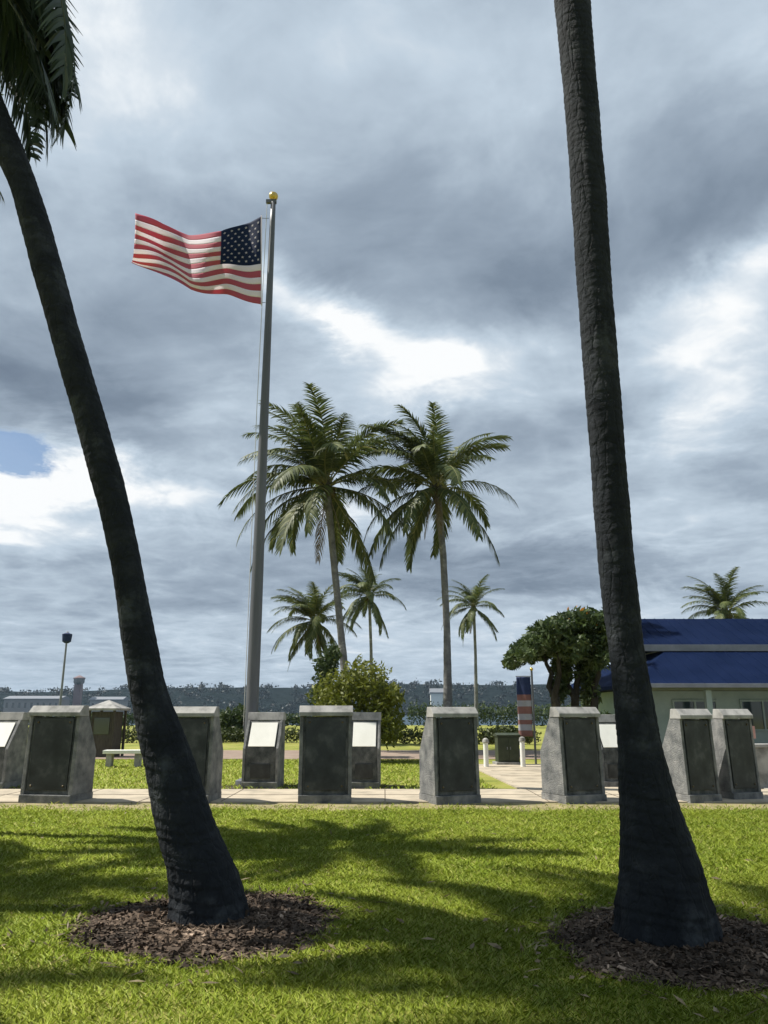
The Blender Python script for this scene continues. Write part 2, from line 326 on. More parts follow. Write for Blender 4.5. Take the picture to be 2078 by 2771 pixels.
# ------------------------------------------------------------------ palms
def frond_mesh(L, th0, droop, m, seed, n=64, leaf=.75, hang=.5, w=.045, twist=0):
    g = np.random.default_rng(seed); ns = 40; s = np.linspace(0, 1, ns); th = R(th0) - R(droop) * s ** 1.25
    sx = np.concatenate([[0], np.cumsum(np.cos(th[:-1]))]) * L / ns; sz = np.concatenate([[0], np.cumsum(np.sin(th[:-1]))]) * L / ns
    sy = twist * s ** 2 * L * .12
    V_, lo, sz_, T = [], [], [], []
    # rachis: tapered triangular tube
    for i in range(ns):
        r = .035 * (1 - .88 * s[i]) * (1.7 if s[i] < .06 else 1)
        for k in range(4):
            a = k * math.pi / 2; V_.append((sx[i] - math.sin(th[i]) * math.sin(a) * r, sy[i] + math.cos(a) * r, sz[i] + math.cos(th[i]) * math.sin(a) * r))
    for i in range(ns - 1):
        for k in range(4):
            lo += [i * 4 + k, i * 4 + (k + 1) % 4, (i + 1) * 4 + (k + 1) % 4, (i + 1) * 4 + k]; sz_.append(4); T.append(.93)
    for k in range(n):
        u = .13 + .87 * (k + .5) / n
        for side in (-1, 1):
            uu = min(u + g.uniform(-.006, .006), .995); f = uu * (ns - 1); i = int(f); fr = f - i
            if g.random() < .05: continue
            p = np.array([sx[i] + (sx[min(i + 1, ns - 1)] - sx[i]) * fr, sy[i], sz[i] + (sz[min(i + 1, ns - 1)] - sz[i]) * fr])
            tg = np.array([math.cos(th[i]), 0, math.sin(th[i])]); up = np.array([-math.sin(th[i]), 0, math.cos(th[i])]); sd = np.array([0, side, 0.])
            ll = leaf * (min(1, (uu - .05) / .22) * .55 + .45) * (1 - .62 * max(0, (uu - .5) / .5) ** 1.6) * g.uniform(.85, 1.12)
            d = sd * g.uniform(.75, .95) + tg * (g.uniform(.35, .6) + uu * .5) + up * g.uniform(.05, .32); d /= np.linalg.norm(d)
            wid = w * g.uniform(.8, 1.2); tcol = min(.78, max(0, g.normal(.38, .2)))
            if g.random() < .05: tcol = g.uniform(.8, 1)
            nrm = np.cross(d, tg); nrm /= np.linalg.norm(nrm) + 1e-6; wd = np.cross(nrm, d); wd = tg - d * np.dot(tg, d); wd /= np.linalg.norm(wd) + 1e-6
            base = len(V_); q = p.copy(); gv = hang * g.uniform(.7, 1.3); steps = 4
            for j in range(steps + 1):
                ww = wid * (1 - (j / steps) ** 1.6) * (.7 if j == 0 else 1) * .5 + .002
                V_.append(q + wd * ww); V_.append(q - wd * ww)
                d = d + np.array([0, 0, -gv * .42]); d /= np.linalg.norm(d); q = q + d * ll / steps
                wd = wd - d * np.dot(wd, d); wd /= np.linalg.norm(wd) + 1e-6
            for j in range(steps):
                b = base + j * 2; lo += [b, b + 1, b + 3, b + 2]; sz_.append(4); T.append(tcol)
    me = np_mesh('frond', V_, lo, sz_); tint(me, T); me.materials.append(m); return me
CLS = [(74, 60), (62, 72), (44, 85), (22, 85), (-5, 75), (-30, 50), (-58, 26)]
FR = {}
for key, m in (('g', M_frond), ('k', M_frondk)):
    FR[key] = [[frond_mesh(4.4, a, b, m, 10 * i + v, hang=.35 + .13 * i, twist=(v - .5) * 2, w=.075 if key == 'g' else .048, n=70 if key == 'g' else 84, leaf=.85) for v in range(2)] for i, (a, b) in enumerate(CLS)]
FR['d'] = [frond_mesh(3.4, -66, 18, M_dead, 300 + v, n=40, hang=1.0, w=.035) for v in range(2)]

def trunk_mesh(cl, m, seg=36, ringh=.075, amp=.035, dz=.02, seed=0, rough=0):
    """cl: list of (z, x, y, r) from the ground up; ringed palm stem"""
    cl = np.array(cl, float); z = np.arange(cl[0, 0], cl[-1, 0], dz)
    X = np.interp(z, cl[:, 0], cl[:, 1]); Y = np.interp(z, cl[:, 0], cl[:, 2]); Rr = np.interp(z, cl[:, 0], cl[:, 3])
    k = max(3, int(.35 / dz)) | 1; ker = np.ones(k) / k
    def sm(a): p = np.pad(a, k // 2, 'edge'); return np.convolve(p, ker, 'valid')
    X, Y, Rr = sm(X), sm(Y), sm(Rr); g = random.Random(seed)
    ph = 0; phase = []; step = ringh
    for _ in z:
        ph += dz / step
        if ph >= 1: ph -= 1; step = ringh * g.uniform(.5, 1.8)
        phase.append(ph)
    V_ = []
    for i, zz in enumerate(z):
        saw = (1 - phase[i]) if phase[i] > .15 else phase[i] / .15 * .85
        for j in range(seg):
            a = j * 2 * math.pi / seg
            nn = mnoise.noise(Vector((math.cos(a) * 2.2 + seed, math.sin(a) * 2.2, zz * 2.0))) * .05
            n2 = mnoise.noise(Vector((math.cos(a) * 7 + seed, math.sin(a) * 7, zz * (9 if not rough else 4)))) * (.03 + rough * math.exp(-(zz - z[0]) / .45))
            r = Rr[i] * (1 + amp * (saw - .5) + nn + n2)
            V_.append((X[i] + r * math.cos(a), Y[i] + r * math.sin(a), zz + .02 * math.sin(a * 2 + zz)))
    n = len(z); idx = np.arange(n * seg).reshape(n, seg)
    q = np.stack([idx[:-1], np.roll(idx[:-1], -1, 1), np.roll(idx[1:], -1, 1), idx[1:]], -1).reshape(-1, 4)
    me = np_mesh('trunk', V_, q, [4] * len(q), True); me.materials.append(m); return me
def add_fronds(root, top, key, n, scale, spin, g, lo=0, hi=6, dead=0, wind=0, skip=None, pw=.85, keep=None):
    for k in range(n):
        t = (k + .5) / n; c = min(hi, max(lo, int(round(lo + (hi - lo) * t ** pw + g.uniform(-.3, .3)))))
        a = spin + k * 2.39996 + g.uniform(-.2, .2)
        if wind: a = a + wind * math.sin(math.pi - a)     # fronds swing down-wind (towards -x)
        if skip and skip(a, c): continue
        o = bpy.data.objects.new('frond', FR[key][c][k % 2]); COL.objects.link(o); o.parent = root
        o.location = top + Vector((math.cos(a) * .08, math.sin(a) * .08, -.25 * t * scale)); o.rotation_euler = (g.uniform(-.25, .25), g.uniform(-.1, .1), a)
        s = scale * g.uniform(.88, 1.1); o.scale = (s, s, s)
        if keep and not keep(root, o): bpy.data.objects.remove(o)
    for k in range(dead):
        o = bpy.data.objects.new('dry_frond', FR['d'][k % 2]); COL.objects.link(o); o.parent = root
        o.location = top + Vector((0, 0, -.35 * scale)); o.rotation_euler = (0, 0, spin + 1 + k * 2.1); s = scale * g.uniform(.6, .95); o.scale = (s, s, s)
        o['label'] = 'brown dried frond hanging down'
def cocos(root, top, scale, g, n=9):
    bm = bmesh.new()
    for k in range(n):
        a = k * 2.4; r = .28 * scale
        M = Matrix.Translation(top + Vector((math.cos(a) * r, math.sin(a) * r, -.42 * scale + g.uniform(-.15, .1) * scale))) @ Matrix.Rotation(g.uniform(-.6, .6), 4, 'X') @ Matrix.Diagonal((.12 * scale, .12 * scale, .155 * scale, 1))
        bmesh.ops.create_icosphere(bm, subdivisions=2, radius=1, matrix=M)
    bm_obj('coconut_cluster', bm, M_coco, root, True)
    bm = bmesh.new()
    tube(bm, [top + Vector((0, 0, -.75 * scale)), top + Vector((0, 0, -.4 * scale)), top + Vector((0, 0, 0)), top + Vector((0, 0, .35 * scale))], [.13 * scale, .24 * scale, .22 * scale, .05 * scale], 12)
    bm_obj('crown_base', bm, M_hut, root, True)

def pruned(root, o, reach=False):                                      # fronds reaching over the lawn side have been cut off this palm
    M = Matrix.Translation(root.location) @ Matrix.LocRotScale(o.location, o.rotation_euler, o.scale)
    n = len(o.data.vertices); hit = not reach
    for k in range(0, n, 7):
        p = M @ o.data.vertices[k].co
        if p.x > -.455 * p.y or (p.x > -.60 * p.y and p.z < 1.6 + .80 * p.y): return False
        if p.x > -.53 * p.y and p.z < 1.6 + 1.0 * p.y: hit = True
    return hit
def near_palm(base_v, rows, Y, crown, label, seed, flare, spin, keyargs):
    root = empty('palm_tree', (0, 0, 0), 0, label, 'palm tree', 'coconut palms in the park')
    b = at((rows[-1][1] + rows[-1][2]) / 2, rows[-1][0], Y); root.location = (b.x, Y, 0)
    cl = []
    for v, xl, xr in rows[::-1]:
        p = at((xl + xr) / 2, v, Y); cl.append((p.z, p.x - b.x, 0, (xr - xl) / 2 * unit(v, Y)))
    r0 = cl[0][3]; cl = [(-.12, cl[0][1], 0, r0 * flare)] + cl
    top = Vector(crown) - Vector((b.x, Y, 0)); cl.append((top.z - .1, top.x, top.y, .115))
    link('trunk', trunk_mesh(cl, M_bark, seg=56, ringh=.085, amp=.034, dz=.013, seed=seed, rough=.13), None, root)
    g = random.Random(seed); cocos(root, top, 1, g, 12)
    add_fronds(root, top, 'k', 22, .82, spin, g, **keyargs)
    return root, top
LROWS = [(15, -1.6, 2), (20, 1.0, 4), (25, 2.4, 5.6), (30, 3.7, 7), (35, 5.2, 8.4), (40, 6.6, 9.9), (45, 8.1, 11.4), (50, 9.4, 12.9), (55, 10.8, 14.1), (60, 11.9, 15.1), (65, 12.7, 16),
         (70, 13.3, 17), (75, 14.0, 18), (80, 15, 20), (85, 16, 21.8), (88, 16.6, 22.6), (90, 17, 23.4), (92, 17.5, 24.4), (94, 18, 25.3), (96, 18.3, 26.2), (99.3, 18.5, 27)]
RROWS = [(0, 60, 63.7), (10, 61, 64.5), (20, 61.7, 65.4), (30, 62.4, 66), (40, 63.1, 66.8), (50, 63.9, 67.6), (60, 64.6, 68.4), (65, 65.1, 69), (70, 65.8, 69.5), (75, 66.4, 70.4),
         (80, 66.8, 71.3), (85, 67.0, 72.5), (88, 67.1, 73.5), (90, 67.2, 74.3), (93, 67.2, 75.4), (96, 67.1, 76.3), (99, 66.8, 77.1), (101.2, 66.5, 77.6)]
lp, ltop = near_palm(99.5, LROWS, 6.6, (-5.7, 6.8, 11.2), 'dark palm leaning left out of the left mulch bed', 3, 1.1, .3, dict(lo=0, hi=4, dead=0, keep=pruned))
# a hanging frond of that palm droops into the top left corner
gf = random.Random(17)
nk = 0
for k in range(3000):
    if nk > 24: break
    a = -1.15 + 2.3 * ((k * .618) % 1); c = (5, 4, 6, 5)[k % 4]; sc = gf.uniform(.55, 1.05); tl = gf.uniform(-.1, .45) if c != 6 else gf.uniform(-.3, -.05)
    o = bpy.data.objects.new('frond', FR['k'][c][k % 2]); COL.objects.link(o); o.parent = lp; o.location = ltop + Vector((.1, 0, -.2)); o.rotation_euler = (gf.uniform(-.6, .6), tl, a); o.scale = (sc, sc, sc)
    if pruned(lp, o, True): nk += 1
    else: bpy.data.objects.remove(o)
near_palm(101.5, RROWS, 6.1, (1.70, 6.15, 17.0), 'dark upright palm trunk rising from the right mulch bed', 8, 1.08, 1.1, dict(lo=0, hi=5))

def far_palm(tpts, Y, scale, label, seed, key='g', n=24, r=.16, rb=.24, wind=.5, dead=2, m=None, lo=0, hi=6, nuts=True):
    """tpts: (px, py) bearings of the stem, crown first"""
    P = [at(px, py, Y) for px, py in tpts]; b = P[-1]; root = empty('palm_tree', (b.x, Y, 0), 0, label, 'palm tree', 'coconut palms in the park')
    cl = [(-.1, 0, 0, rb * 1.25), (.5, 0, 0, rb)]
    for p in P[-2::-1] if P[-1].z < .6 else P[::-1]:
        cl.append((p.z, p.x - b.x, 0, r + (rb - r) * max(0, 1 - p.z / 5)))
    top = P[0] - Vector((b.x, 0, 0)); top.y = 0
    link('trunk', trunk_mesh(cl, m or M_bark2, seg=20, ringh=.14, amp=.05, dz=.05, seed=seed), None, root)
    g = random.Random(seed); 
    if nuts: cocos(root, top, scale, g)
    add_fronds(root, top, key, n, scale, seed * 1.3, g, lo=lo, hi=hi, dead=dead, wind=wind, pw=1.35)
    return root
far_palm([(35.3, 52.2), (36, 60), (36.8, 68), (37.5, 75), (37.7, 82)], 35, 1.14, 'tall full crowned palm just right of the flagpole', 4, n=42, hi=5)
far_palm([(47.2, 52.4), (47.9, 60), (48.3, 68), (48.4, 75), (48.4, 82)], 36, 1.06, 'tall palm with pale trunk behind the central stone marker', 11, n=38, hi=5)
far_palm([(39.9, 64.4), (40.1, 70), (40.2, 78.7)], 84, 1.05, 'distant slim palm seen between the two tall palms', 21, n=30, dead=1)
far_palm([(51.2, 65.5), (51.4, 71), (51.5, 78.6)], 88, 1.0, 'distant slim palm right of the two tall palms', 25, n=28, dead=1)
far_palm([(34.0, 67.0), (35.4, 71), (36, 81)], 42, .62, 'short bright palm leaning over the yellow green shrub', 31, n=40, m=M_twig, r=.14, rb=.2)
far_palm([(78.6, 66.2), (78.6, 70), (78.6, 79.0)], 56, .85, 'palm whose crown tops the blue roof', 36, n=34)
# palms on the lawn further left: their crowns throw the shade seen across the grass
SHP = [(-9.5, 11.8, 12.0, 41, .62, 26), (-13.2, 9.5, 12.2, 44, .60, 24), (-11.9, 6.7, 12.0, 47, .42, 12), (-7.9, 7.9, 12.2, 49, .42, 20)]
for x, y, h, sd, fsc, fn in SHP:
    root = empty('palm_tree', (x, y, 0), 0, 'coconut palm on the lawn left of the leaning palm', 'palm tree', 'coconut palms left of the leaning palm')
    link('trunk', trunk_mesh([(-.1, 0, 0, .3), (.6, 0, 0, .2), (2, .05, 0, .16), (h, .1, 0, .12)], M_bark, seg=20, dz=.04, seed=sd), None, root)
    top = Vector((.1, 0, h)); g = random.Random(sd); cocos(root, top, 1, g); add_fronds(root, top, 'g', fn, fsc, sd, g, lo=0, hi=5)

# ------------------------------------------------------------------ leaf trees, shrubs, hedges
def leaf_cloud(name, clumps, n, size, m, parent=None, seed=0, mix=None):
    g = np.random.default_rng(seed); C = np.array([c[:3] for c in clumps]); Rd = np.array([c[3:6] for c in clumps])
    wgt = np.prod(Rd, 1) ** (2 / 3); k = g.choice(len(C), n, p=wgt / wgt.sum())
    d = g.normal(size=(n, 3)); d /= np.linalg.norm(d, axis=1)[:, None]; rad = g.random(n) ** .45
    jag = 1 + .22 * np.sin(d[:, 0] * 9 + k) * np.cos(d[:, 2] * 8 + k * 2)
    P = C[k] + d * (rad * jag)[:, None] * Rd[k]
    a = g.normal(size=(n, 3)) + np.array([0, 0, -.3]); a /= np.linalg.norm(a, axis=1)[:, None]
    b = np.cross(a, g.normal(size=(n, 3))); b /= np.linalg.norm(b, axis=1)[:, None]; s = (size * g.uniform(.6, 1.3, n))[:, None]
    Vv = np.stack([P - a * s, P + b * s * .38 - a * s * .1, P + a * s, P - b * s * .38 - a * s * .1], 1).reshape(-1, 3)
    me = np_mesh(name, Vv, np.arange(n * 4), np.full(n, 4)); ct = g.random(len(C)); tint(me, np.clip(.25 + .45 * ct[k] + g.normal(0, .16, n), 0, 1))
    return link(name, me, m, parent)
def limb(bm, a, b, r0, r1, g, n=6, j=.08):
    pts = []; a, b = Vector(a), Vector(b); L = (b - a).length
    for i in range(n + 1):
        t = i / n; w = math.sin(t * math.pi) * j * L
        pts.append(a.lerp(b, t) + Vector((g.uniform(-1, 1) * w, g.uniform(-1, 1) * w, g.uniform(-.4, .6) * w)))
    tube(bm, pts, [r0 + (r1 - r0) * i / n for i in range(n + 1)], 10)
def umbrella_tree():
    Y = 21.5; b = at(62.3, 84, Y); root = empty('flowering_tree', (b.x, Y, 0), 0, 'low dark spreading tree with orange blossom in front of the blue roof', 'tree')
    g = random.Random(5); u = unit(69, Y); c = []
    for px, py, rx, rz in ((57, 69.8, 1.9, 1.2), (59, 68.6, 2.4, 1.5), (62, 67.8, 3, 1.6), (64.4, 68, 2.4, 1.7), (65.4, 68.9, 1.9, 1.6), (60, 69.8, 2.4, 1.1), (64.5, 69.6, 3, 1.3), (56.2, 71.3, 1.1, .9), (61.5, 71, 1.2, 1), (63.8, 71.6, 1.0, 1.2)):
        for dy in (-1.1, 0, 1.0):
            p = at(px + g.uniform(-.6, .6), py + g.uniform(-.3, .3), Y); f = 1 if dy == 0 else .8
            c.append((p.x - b.x, dy, p.z, rx * u * f, .9, rz * u * f))
    for px, py, rx, rz in ((61, 72.4, 1.5, 1.6), (63.6, 72.6, 1.3, 1.8), (60.6, 74.6, .9, 1.4), (64, 75, 1.0, 1.6), (62.2, 70.6, 2.6, 1.3), (58, 70.6, 1.6, 1), (65.2, 70.4, 1.5, 1.2)):
        p = at(px, py, Y); c.append((p.x - b.x, .25, p.z, rx * u, .5, rz * u))
    leaf_cloud('crown', c, 26000, .10, M_leaf, root, 3)
    fl = [(x, y, z + .1, rx, ry, rz) for x, y, z, rx, ry, rz in c[6:14]]; leaf_cloud('blossom', fl, 160, .09, M_flower, root, 4)
    bm = bmesh.new()
    for dx, tx, ty, tz in ((-.1, -.7, 0, 3.2), (.05, -.1, .4, 3.5), (.15, .8, -.2, 3.2), (0, .35, .3, 3.4), (-.15, -.4, -.4, 3.3)):
        limb(bm, (dx, 0, -.1), (dx * 2.5 + tx * .25, ty * .3, 1.7), .16, .11, g, 5, .03); limb(bm, (dx * 2.5 + tx * .25, ty * .3, 1.66), (tx, ty, tz), .11, .04, g, 5, .06)
    bm_obj('trunk', bm, M_twig, root, True)
umbrella_tree()
def shrub(name, pts, Y, dep, n, size, m, label, seed, cat='shrub'):
    x0 = at(sum(p[0] for p in pts) / len(pts), 80, Y).x; root = empty(name, (x0, Y, 0), 0, label, cat); g = random.Random(seed); c = []
    for px, py, rx, rz in pts:
        p = at(px, py, Y); u = unit(py, Y)
        for dy in (-.5, .5): c.append((p.x - x0 + g.uniform(-.1, .1), dy * dep * g.uniform(.6, 1.1), max(p.z, rz * u * .8), rx * u, dep * .7, rz * u))
    leaf_cloud('foliage', c, n, size, m, root, seed)
    bm = bmesh.new()
    for q in c[::2]: limb(bm, (q[0] * .15, q[1] * .15, -.1), (q[0] * .8, q[1] * .8, q[2]), .05, .015, g, 5)
    bm_obj('stem', bm, M_twig, root, True); return root
shrub('rounded_shrub', [(36.6, 75.6, 3.0, 2.8), (39.3, 73.6, 3.2, 2.4), (41, 76.5, 2.6, 3), (38, 79, 3.2, 2), (35.6, 78, 1.8, 2.2), (42.2, 75.2, 1.3, 1.2), (42.3, 78.6, 1.5, 2)], 27, 1.1, 9000, .10, M_shrub, 'big yellow green shrub at the foot of the tall palms', 6)
shrub('upright_shrub', [(35.2, 72.5, 1.3, 2), (35, 75.5, 1.3, 2.2), (35.4, 78.5, 1.4, 2), (36.2, 70.8, .9, 1.2)], 30, .7, 3500, .10, M_leaf, 'dark narrow shrub beside the short bright palm', 12)
shrub('dark_shrub', [(24.6, 78, 1.3, 1.4), (26, 77.6, 1.2, 1.4), (25.3, 79.2, 1.6, 1.2)], 46, .8, 2500, .14, M_leaf, 'small dark bush seen left of the first white plaque', 14)
shrub('dark_shrub', [(54.5, 79.4, 1.8, .9), (53, 79.6, 1.3, .8), (56.2, 79.5, 1.2, .8)], 30, .6, 2500, .09, M_hedge, 'low olive bush above the green utility box', 15)
shrub('dark_shrub', [(65.2, 78.6, 1.3, 1.7), (66.4, 79.6, 1.5, 1.5), (64, 80.5, 1.3, 1.2)], 24, .6, 3000, .08, M_leaf, 'dark bush between the spreading tree and the right palm trunk', 16)
def hedge(x0, x1, y, h, w, label, seed):
    root = empty('hedge', ((x0 + x1) / 2, y, 0), 0, label, 'hedge'); L = x1 - x0; c = []; g = random.Random(seed); n = max(4, int(L / .8))
    for i in range(n): c.append((-L / 2 + L * (i + .5) / n, g.uniform(-.1, .1), h * .52 * g.uniform(.9, 1.08), L / n * .8, w, h * .55))
    leaf_cloud('foliage', c, int(L * (420 if y < 60 else 260)), .10 if y < 60 else .2, M_hedge if y < 60 else M_leaf, root, seed)
    bm = bmesh.new()
    for q in c[::2]: limb(bm, (q[0], 0, -.1), (q[0] + .1, 0, h * .6), .03, .012, g, 4)
    bm_obj('stem', bm, M_twig, root, True)
hedge(-26, -3.8, 44, .85, .5, 'long clipped hedge behind the walkway on the left', 51)
hedge(3, 62, 98, 2.7, 1.2, 'dark hedge along the water right of the tall palms', 53)
hedge(-52, -3, 99, 1.5, 1.0, 'dark hedge along the water left of the tall palms', 54)
hedge(-1, 8, 42, .85, .5, 'clipped hedge behind the walkway at the centre', 52)

# ------------------------------------------------------------------ stone markers
G_MK = 'stone memorial markers along the path'
M_stud = noisy('old_bronze', (.10, .08, .05), (.17, .14, .09), rough=.45, metal=.7)
def marker_proto(w=.90, d=.66, h=1.70):
    """front (reading side, sloped white plaque) faces -y locally, dark granite back panel faces +y"""
    root = empty('stone_marker', (0, 0, 0))
    bm = bmesh.new(); box(bm, -w / 2 - .07, w / 2 + .07, -d / 2 - .07, d / 2 + .07, -.08, .12, .015); bm_obj('plinth', bm, M_agg2, root)
    bm = bmesh.new(); hw = w / 2
    prism(bm, [(-d / 2, .119), (d / 2, .119), (d / 2 - .05, h - .20), (-d / 2 + .36, h - .20), (-d / 2 + .02, h - .82)], -hw, hw, bev=.012)
    bm_obj('body', bm, M_agg, root)
    for s in (-1, 1):
        bm = bmesh.new(); x0, x1 = (hw + .002, hw + .075) if s > 0 else (-hw - .075, -hw - .002)
        prism(bm, [(-d / 2 - .03, .119), (d / 2 + .03, .119), (d / 2 - .02, h - .19), (-d / 2 + .33, h - .19), (-d / 2 - .03, h - .83)], x0, x1, bev=.012)
        bm_obj('side_slab', bm, M_agg2, root)
    bm = bmesh.new()
    prism(bm, [(-d / 2 + .355, h - .188), (d / 2 + .03, h - .188), (d / 2 + .03, h - .12), (d / 2 - .10, h), (-d / 2 + .40, h)], -hw - .09, hw + .09, bev=.012)
    bm_obj('cap', bm, M_conc, root)
    th = math.atan2(.62, .34); L = math.hypot(.62, .34)
    M = Matrix.Translation((0, -d / 2 + .02, h - .82)) @ Matrix.Rotation(th, 4, 'X')
    bm = bmesh.new(); box(bm, -hw + .06, hw - .06, .03, L - .06, .0, .022, .004, M); bm_obj('plaque', bm, M_plaque, root)
    bm = bmesh.new(); M2 = Matrix.Translation((0, d / 2 + .002, .2)) @ Matrix.Rotation(R(1.8), 4, 'X')
    box(bm, -hw + .05, hw - .05, -.01, .018, .0, h - .43, .006, M2); gp = bm_obj('granite_panel', bm, M_gran, root)
    for sx in (-1, 1):
        for zz in (.07, h - .50):
            bm = bmesh.new(); bmesh.ops.create_icosphere(bm, subdivisions=2, radius=.022, matrix=M2 @ Matrix.Translation((sx * (hw - .12), .02, zz))); bm_obj('stud', bm, M_stud, gp, True)
    bm = bmesh.new(); box(bm, -hw + .16, hw - .16, -d / 2 - .014, -d / 2 + .01, .2, .52, .006); bm_obj('niche_panel', bm, M_gran, root)
    return root
proto = marker_proto()
first = True
def place_marker(x, y, rz, label, sc=(1, 1, 1)):
    global first
    o = proto if first else copy_tree(proto); first = False
    o.location = (x, y, .03); o.rotation_euler = (0, 0, rz); o.scale = sc; tag(o, label, 'stone marker', G_MK); return o
def mk(px, Y, turn, label, w=1, h=1): place_marker(at(px, 86, Y).x, Y, R(180 + turn), label, (w, 1, h))
mk(6.1, 15.2, -10, 'leftmost whole dark backed stone marker, its right side showing', .98, 1.0)
mk(20.6, 15.2, -6, 'dark backed stone marker half hidden by the leaning palm trunk', .90, .99)
mk(35.1, 15.2, 4, 'dark backed stone marker right behind the flagpole foot', .93, 1.0)
mk(48.6, 15.1, 20, 'central dark backed stone marker with pale left side', .86, .985)
mk(62.0, 15.2, 22, 'dark backed stone marker with bright cap below the spreading tree', .86, .985)
mk(74.8, 15.3, 16, 'dark backed stone marker just right of the upright palm trunk', .66, .965)
mk(79.4, 15.7, 14, 'dark backed stone marker nearest the right edge', .62, .965)
def lk(px, Y, turn, label, w=1, h=1): place_marker(at(px, 85, Y).x, Y, R(turn), label, (w, 1, h))
lk(-.6, 17.9, -8, 'marker with white sloped plaque cut by the left edge', .85, .93)
lk(28.4, 18.0, -4, 'marker with white sloped plaque standing alone left of the flagpole marker', .76, .93)
lk(39.4, 18.0, -2, 'marker with white sloped plaque partly behind the flagpole marker', .66, .93)
lk(66.0, 18.2, 8, 'weathered marker seen between the spreading tree and right palm trunk', .6, .9)
def bed(px, Y, w):
    x = at(px, 85, Y).x; pts = [(x + w * math.cos(a) * (1 + .06 * math.sin(3 * a)), Y + .55 * math.sin(a)) for a in [i * math.pi / 14 for i in range(28)]]
    blob_sheet('soil', M_bed, .012, pts)
bed(28.2, 18.05, .95); bed(39.5, 18.05, .9); bed(0, 18, .9)

# small furniture between the markers
def bollard(px, Y, h, label):
    p = at(px, 84, Y); root = empty('white_bollard', (p.x, Y, .0), 0, label, 'bollard', 'white bollards beside the green box')
    bm = bmesh.new(); tube(bm, [(0, 0, -.05), (0, 0, h - .14)], .075, 16); bm_obj('post', bm, M_white, root, False)
    bm = bmesh.new(); tube(bm, [(0, 0, h - .141), (0, 0, h - .11), (0, 0, h - .04), (0, 0, h)], [.095, .1, .085, .03], 16); bm_obj('cap', bm, M_conc, root)
bollard(52.6, 24.3, .86, 'white bollard left of the green utility box'); bollard(56.6, 24.3, .9, 'white bollard right of the green utility box')
def utility_box():
    p = at(54.9, 83.5, 25.5); root = empty('utility_box', (p.x, 25.5, 0), R(4), 'dark green utility box standing on the pale paving', 'utility box')
    bm = bmesh.new(); box(bm, -.34, .34, -.25, .25, .1, .88, .02); bm_obj('cabinet', bm, M_bin, root)
    bm = bmesh.new(); prism(bm, [(-.29, .879), (.29, .879), (.29, .92), (0, .98), (-.29, .92)], -.38, .38); bm_obj('lid', bm, M_bin, root)
    bm = bmesh.new(); box(bm, -.42, .42, -.33, .33, -.05, .101, .01); bm_obj('footing', bm, M_conc, root)
    for s in (-1, 1):
        bm = bmesh.new(); box(bm, .01 if s > 0 else -.31, .31 if s > 0 else -.01, -.262, -.249, .16, .84, .004); d = bm_obj('door', bm, M_bin, root)
        bm = bmesh.new(); box(bm, s * .05 - .01, s * .05 + .01, -.285, -.261, .48, .56, .003); bm_obj('handle', bm, M_gutter, d)
utility_box()
def kiosk():
    p = at(11.4, 80, 30); root = empty('kiosk', (p.x, 30, .02), R(-6), 'small dark kiosk with pale roof behind the left markers', 'kiosk')
    bm = bmesh.new(); box(bm, -.42, .42, -.42, .42, 0, 1.62, .01); bm_obj('wall', bm, M_hut, root)
    bm = bmesh.new(); b4 = [bm.verts.new((x, y, 1.66)) for x, y in ((-.62, -.62), (.62, -.62), (.62, .62), (-.62, .62))]; c4 = [bm.verts.new((v.co.x, v.co.y, 1.74)) for v in b4]; t = bm.verts.new((0, 0, 2.05))
    bm.faces.new(b4[::-1])
    for i in range(4): bm.faces.new((b4[i], b4[(i + 1) % 4], c4[(i + 1) % 4], c4[i])); bm.faces.new((c4[i], c4[(i + 1) % 4], t))
    bm_obj('roof', bm, M_conc, root)
    for x in (-.48, .48):
        for y in (-.48, .48):
            bm = bmesh.new(); box(bm, x - .04, x + .04, y - .04, y + .04, -.05, 1.661); bm_obj('post', bm, M_hut, root)
    bm = bmesh.new(); box(bm, -.3, .3, -.44, -.419, .8, 1.4, .005); bm_obj('hatch', bm, M_glass, root)
kiosk()
def bench(px, py, Y, label):
    p = at(px, py, Y); root = empty('concrete_bench', (p.x, Y, 0), R(5), label, 'bench')
    bm = bmesh.new(); box(bm, -.6, .6, -.22, .22, .40, .50, .012); bm_obj('seat', bm, M_white, root)
    for s in (-.42, .42):
        bm = bmesh.new(); box(bm, s - .08, s + .08, -.17, .17, -.05, .401, .01); bm_obj('leg', bm, M_conc, root)
bench(13.4, 82, 24.5, 'low white concrete bench left of the leaning palm trunk')
def lamp_post():
    p = at(6.5, 76, 48); root = empty('lamp_post', (p.x, 48, 0), 0, 'slim grey lamp post rising over the left markers', 'lamp post')
    h = at(6.5, 69, 48).z; bm = bmesh.new(); tube(bm, [(0, 0, -.1), (0, 0, .5), (0, 0, h - .3)], [.11, .08, .055], 12); bm_obj('post', bm, M_gutter, root)
    bm = bmesh.new(); tube(bm, [(0, 0, h - .301), (0, 0, h - .2), (0, 0, h + .25), (0, 0, h + .33)], [.12, .26, .3, .1], 12); bm_obj('lamp_head', bm, M_navy, root)
    bm = bmesh.new(); tube(bm, [(0, 0, h + .329), (0, 0, h + .43)], [.1, .02], 10); bm_obj('finial', bm, M_gutter, root)
lamp_post()
M_faded = noisy('faded_red_cloth', (.17, .085, .075), (.22, .11, .10), scale=4); M_grey = noisy('grey_white_cloth', (.26, .27, .31), (.33, .34, .38), scale=4)
